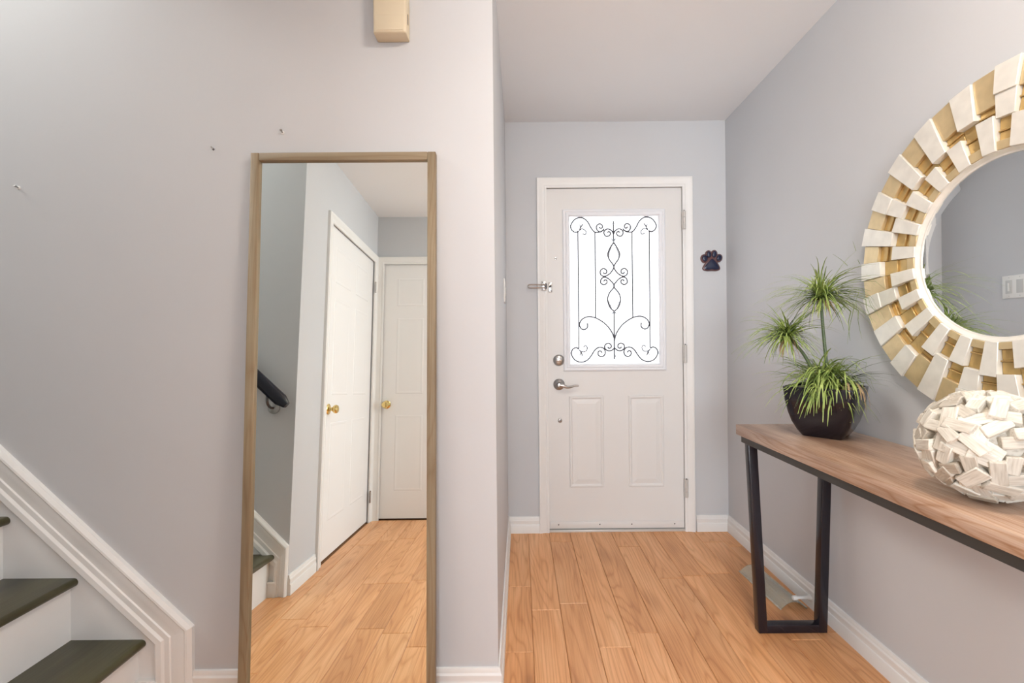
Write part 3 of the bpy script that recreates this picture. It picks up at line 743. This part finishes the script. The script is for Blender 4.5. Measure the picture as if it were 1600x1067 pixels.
for i in range(NCH):
    zz = 1 - 2 * (i + 0.5) / NCH; ph_ = i * 2.39996 + rc.uniform(-0.12, 0.12); rr = math.sqrt(1 - zz * zz)
    nrm = Vector((rr * math.cos(ph_), rr * math.sin(ph_), zz))
    t1 = Vector((0, 0, 1)).cross(nrm)
    t1 = t1.normalized() if t1.length > 0.1 else Vector((1, 0, 0))
    t1 = Matrix.Rotation(rc.choice((0, 0, R(90), R(35), R(-30), R(70))) + rc.uniform(-0.25, 0.25), 3, nrm) @ t1
    t2 = nrm.cross(t1)
    o = bpy.data.objects.new('wood_chip', rc.choice(chip_meshes)); col.objects.link(o); o.parent = ball
    dist = 0.1015 + rc.uniform(-0.004, 0.003)
    zoff = 0.0
    mtx = Matrix((t1, t2, nrm)).transposed().to_4x4()
    if zz < -0.93: dist = 0.098
    o.matrix_local = Matrix.Translation(Vector((0, 0, BR)) + nrm * dist) @ mtx

# ------------------------------------------------------------------ round sunburst mirror on the right wall
MY, MZ, RO, RI = 1.122, 1.366, 0.449, 0.226
rmir = empty('round_mirror', (XR, MY, MZ)); tag(rmir, 'round wall mirror in a stepped gold and silver block frame', 'mirror')
# local frame: angle measured in the wall plane, height h stands off the wall (towards -x)
def wp(r_, a, h): return (-h, r_ * math.cos(a), r_ * math.sin(a))
mb = MB()
mb.rings([[wp(r_, 2 * math.pi * k_ / 96, h) for k_ in range(96)] for r_, h in ((0.440, 0.0), (0.440, 0.012), (0.230, 0.012))], cap1=False)
mb.build('backing_plate', 'gold', rmir)
mb = MB()
mb.rings([[wp(r_, 2 * math.pi * k_ / 96, h) for k_ in range(96)] for r_, h in ((0.245, 0.012), (0.243, 0.024), (0.238, 0.0245), (0.230, 0.017), (0.2265, 0.016), (0.2265, 0.012))], cap0=False, cap1=False)
mb.build('inner_ring', 'silver', rmir, smooth=True, angle=25)
mb = MB()
mb.rings([[wp(r_, 2 * math.pi * k_ / 96, h) for k_ in range(96)] for r_, h in ((0.228, 0.012), (0.2275, 0.0135), (0.205, 0.0142))])
mb.build('mirror_glass', 'mirror2', rmir)
NW = 46
rw = random.Random(3)
def tile(i, r0, r1, h0, h1, mat_):
    """wedge block between radii r0<r1 with inner and outer heights"""
    da = math.pi / NW - 0.0006
    ac = 2 * math.pi * i / NW
    mb = MB()
    b0 = 0.008
    ring = [(r0, -da), (r1, -da), (r1, da), (r0, da)]
    lowr = [wp(r_, ac + d, b0) for r_, d in ring]
    top = [wp(r_, ac + d, h0 if r_ == r0 else h1) for r_, d in ring]
    mb.hexa(lowr + top)
    mb.build('frame_tile', mat_, rmir, bevel=0.0012, bseg=1)
RT = 0.2405
for i in range(NW):
    ro = RO + rw.uniform(-0.004, 0.003)
    if i % 2 == 0:
        l1 = rw.choice((0.072, 0.088, 0.105, 0.130))
        h = 0.033 + rw.uniform(-0.002, 0.003)
        tile(i, ro - l1, ro, h + 0.002, h - 0.003, 'silver')
        r2 = ro - l1
        if l1 < 0.085 and rw.random() < 0.5:
            m1 = r2 - 0.060; tile(i, m1, r2, 0.030, 0.032, 'silver'); r2 = m1
        m1 = RT + (r2 - RT) * rw.uniform(0.42, 0.6)
        tile(i, m1 + 0.004, r2, 0.019, 0.018, 'gold'); tile(i, m1, m1 + 0.004, 0.0235, 0.0235, 'gold')
        m2 = RT + rw.uniform(0.018, 0.026)
        tile(i, m2, m1, 0.020, 0.0185, 'gold'); tile(i, RT, m2, 0.027, 0.028, 'gold_pale')
    else:
        l1 = rw.choice((0.068, 0.080, 0.095))
        tile(i, ro - l1, ro - 0.003, 0.028, 0.025, 'gold_pale')
        r2 = ro - l1
        lin = rw.choice((0.066, 0.076, 0.088))
        r3 = RT + lin
        mm = (r2 + r3) / 2 + rw.uniform(-0.006, 0.006)
        tile(i, mm + 0.004, r2, 0.019, 0.018, 'gold'); tile(i, mm, mm + 0.004, 0.0235, 0.0235, 'gold'); tile(i, r3, mm, 0.020, 0.0185, 'gold')
        h = 0.032 + rw.uniform(-0.002, 0.003)
        tile(i, RT - 0.001, r3, h - 0.003, h + 0.002, 'silver')

# ------------------------------------------------------------------ small things on the walls
# paw print plaque
pw = empty('paw_plaque', (1.136, YB, 1.600)); tag(pw, 'small dark navy paw print plaque on wall beside front door', 'plaque')
pads = [(-0.041, 0.014, 0.0150, 0.0190, 12), (-0.0165, 0.037, 0.0125, 0.0185, 4), (0.0155, 0.038, 0.0130, 0.0195, -8), (0.043, 0.016, 0.0140, 0.0180, -24)]
def ell(cx, cz, a, c, rot, y, n=20, grow=0.0):
    r_ = R(rot); return [(cx + (a + grow) * math.cos(t) * math.cos(r_) - (c + grow) * math.sin(t) * math.sin(r_), y, cz + (a + grow) * math.cos(t) * math.sin(r_) + (c + grow) * math.sin(t) * math.cos(r_)) for t in [2 * math.pi * k_ / n for k_ in range(n)]]
def blob(grow, y, n=30):
    pts = [(-0.040, -0.050), (-0.020, -0.053), (0.0, -0.050), (0.020, -0.053), (0.038, -0.050), (0.042, -0.038), (0.030, -0.018), (0.014, 0.002), (0.002, 0.011), (-0.010, 0.002), (-0.030, -0.018), (-0.044, -0.038)]
    c = Vector((0, 0, -0.026)); out = []
    P = smooth_path([(x, y, z) for x, z in pts] + [(pts[0][0], y, pts[0][1])], 3)[:-1]
    for p in P:
        d = (p - c); d.y = 0
        out.append(p + d.normalized() * grow)
    return out
mb = MB()
for a in pads: mb.rings([ell(*a, 0.0, grow=0.0075), ell(*a, -0.008, grow=0.0075), ell(*a, -0.011, grow=0.004)], cap0=False)
mb.rings([blob(0.009, 0.0), blob(0.009, -0.008), blob(0.005, -0.011)], cap0=False)
mb.box(-0.03, 0.032, -0.0105, -0.001, -0.01, 0.03)
mb.build('base', 'paw_rim', pw, smooth=True)
for a in pads: MB().rings([ell(*a, -0.009), ell(*a, -0.014), ell(*a, -0.017, grow=-0.005)], cap0=False).build('toe_pad', 'paw_navy', pw, smooth=True, angle=60)
MB().rings([blob(0.0, -0.009), blob(0.0, -0.014), blob(-0.006, -0.017)], cap0=False).build('heel_pad', 'paw_navy', pw, smooth=True, angle=60)

# swing-bar door guard
dg = empty('door_guard', (0.0, YB, 1.457)); tag(dg, 'small steel swing-bar door guard on the latch side of front door', 'door guard')
MB().box(0.128, 0.156, -0.0215, -0.0182, -0.024, 0.030).build('hinge_plate', 'nickel', dg, bevel=0.001)
MB().lathe([(0.0, -0.016), (0.007, -0.016), (0.007, 0.016), (0.0, 0.016)], (0.152, -0.028, 0), (0, 0, 1), 14).build('pivot', 'nickel_dark', dg, smooth=True)
MB().tube(smooth_path([(0.150, -0.034, 0.008), (0.10, -0.038, 0.008), (0.058, -0.040, 0.008), (0.049, -0.040, 0.002), (0.049, -0.040, -0.006), (0.058, -0.040, -0.010), (0.10, -0.038, -0.010), (0.150, -0.034, -0.010)], 4), 0.0036, 8).build('swing_bar', 'nickel', dg, smooth=True)
MB().box(0.170, 0.193, 0.0055, 0.0098, -0.032, 0.026).build('keeper_plate', 'nickel', dg, bevel=0.001)
mb = MB().tube([(0.178, 0.006, 0.0), (0.180, -0.026, 0.0)], 0.004, 8).lathe([(0.0, -0.006), (0.006, -0.003), (0.0065, 0.002), (0.0, 0.006)], (0.180, -0.028, 0.0), (0, 1, 0), 12)
mb.build('ball_stud', 'nickel_dark', dg, smooth=True)
for x, z in ((0.136, 0.022), (0.136, -0.018), (0.186, 0.016), (0.186, -0.024)):
    MB().lathe([(0, 0), (0.0032, 0), (0.002, 0.0014), (0, 0.0016)], (x, -0.0215 if x < 0.16 else 0.0055, z), (0, -1, 0), 8).build('screw', 'nickel_dark', dg)

# door chime box on the mirror wall
ch = empty('door_chime', (-0.397, YF, 2.101)); tag(ch, 'aged cream plastic doorbell chime box high above the leaning mirror', 'door chime')
rs = []
for y, i in ((0.0, 0.0), (-0.044, 0.0), (-0.050, 0.003)):
    k_ = 0.002 if y < -0.01 else 0
    rs.append([(-0.0515 + i, y, 0 + i - (0.0)), (0.0515 - i, y, 0 + i), (0.0515 - i, y, 0.205 - i), (-0.0515 + i, y, 0.205 - i)])
MB().rings(rs).build('housing', 'chime', ch, bevel=0.0035)
MB().box(-0.044, 0.042, -0.0512, -0.049, 0.006, 0.055).build('cover_plate', 'chime', ch, bevel=0.0008)
MB().box(0.0508, 0.0522, -0.030, -0.024, 0.038, 0.070).build('slot', 'dark', ch)

# double light switch on the return wall
sw = empty('light_switch', (XL, 2.26, 1.390)); tag(sw, 'white double light switch plate on the short return wall', 'light switch')
MB().box(0, 0.006, -0.058, 0.058, -0.058, 0.058).build('plate', 'switch', sw, bevel=0.0025)
t_ = MB().box(0.005, 0.0072, -0.041, -0.010, -0.034, 0.034).build('rocker', 'switch_grey', sw, bevel=0.001)
t_ = MB().box(0.005, 0.0072, 0.010, 0.041, -0.034, 0.034).build('dimmer', 'switch_grey', sw, bevel=0.001)
MB().box(0.007, 0.0095, 0.021, 0.030, -0.022, 0.020).build('slider', 'switch', t_, bevel=0.0008)
for y, z in ((-0.025, 0.047), (0.025, 0.047), (-0.025, -0.047), (0.025, -0.047)):
    MB().lathe([(0, 0), (0.003, 0), (0.002, 0.001), (0, 0.0011)], (0.0058, y, z), (1, 0, 0), 8).build('screw', 'switch_grey', sw)

# picture anchors left in the mirror wall
for i, (px, pz, lab) in enumerate(((-0.757, 1.815, 'white plastic anchor left in wall just above leaning mirror'), (-0.980, 1.764, 'small picture nail left in wall near the mirror top corner'), (-1.607, 1.646, 'white plastic anchor left in wall high above the stairs'))):
    o = empty('wall_anchor', (px, YF, pz)); tag(o, lab, 'wall anchor', 'anchors left in the mirror wall')
    r_ = 0.006 if i != 1 else 0.0035
    MB().lathe([(0, 0), (r_, 0), (r_ * 0.9, 0.002), (r_ * 0.5, 0.003), (0, 0.003)], (0, 0, 0), (0, -1, 0), 12).build('collar', 'switch' if i != 1 else 'nickel_dark', o, smooth=True)
    MB().lathe([(0, 0), (r_ * 0.45, 0), (r_ * 0.45, 0.010), (r_ * 0.7, 0.010), (r_ * 0.6, 0.012), (0, 0.012)], (0, -0.002, 0), (0.1, -1, 0.25), 10).build('screw', 'nickel', o, smooth=True)

# ------------------------------------------------------------------ floor register deflector and door stop
df = empty('air_deflector', (1.128, 2.035, 0.0)); tag(df, 'clear plastic air deflector on floor register behind the table leg', 'air deflector')
df.rotation_euler = (0, 0, R(4))
rs = []
for i in range(9):
    t = i / 8; a = R(180 * t)
    rs.append([(-0.055 * math.cos(a) if False else -0.055 + 0.11 * t, -0.155, 0.003 + 0.030 * math.sin(a)), (-0.055 + 0.11 * t, 0.155, 0.003 + 0.030 * math.sin(a))])
outer = [p[0] for p in rs]; outer2 = [p[1] for p in rs]
inner = [(x, y, z - 0.0022) for x, y, z in reversed(outer)]; inner2 = [(x, y, z - 0.0022) for x, y, z in reversed(outer2)]
MB().rings([outer + inner, outer2 + inner2]).build('shell', 'clear', df, smooth=True, angle=50)
mb = MB().box(-0.060, -0.054, -0.157, 0.157, 0.0005, 0.006).box(0.054, 0.060, -0.157, 0.157, 0.0005, 0.006)
mb.build('magnet_rim', 'soil', df, bevel=0.001)
ds = empty('door_stop', (XR - 0.0148, 1.885, 0.045)); tag(ds, 'white rigid door stop screwed to baseboard behind the table leg', 'door stop')
MB().lathe([(0, 0), (0.013, 0), (0.012, 0.006), (0.0075, 0.012), (0.006, 0.030), (0.0058, 0.060), (0.0, 0.060)], (0, 0, 0), (-1, 0, 0), 16).build('post', 'doorstop', ds, smooth=True)
MB().lathe([(0, 0), (0.0095, 0), (0.010, 0.012), (0.008, 0.016), (0, 0.017)], (-0.058, 0, 0), (-1, 0, 0), 16).build('rubber_tip', 'doorstop', ds, smooth=True)

# ------------------------------------------------------------------ hall ceiling lamp (above the camera)
cl = empty('ceiling_lamp', (0.48, 0.52, ZC)); tag(cl, 'flush ceiling lamp with warm opal glass dome in the hall', 'lamp')
MB().lathe([(0, 0), (0.15, 0), (0.15, 0.018), (0.14, 0.024), (0, 0.024)], (0, 0, 0), (0, 0, -1), 40).build('lamp_base', 'nickel', cl, smooth=True)
MB().lathe([(0.135, 0.020)] + [(0.135 * math.cos(R(a)), 0.024 + 0.085 * math.sin(R(a))) for a in range(0, 90, 10)] + [(0.0, 0.109)], (0, 0, 0), (0, 0, -1), 40).build('lamp_dome', 'lamp', cl, smooth=True)
MB().lathe([(0, 0), (0.010, 0), (0.012, 0.008), (0.006, 0.016), (0, 0.018)], (0, 0, -0.107), (0, 0, -1), 16).build('finial', 'nickel', cl, smooth=True)
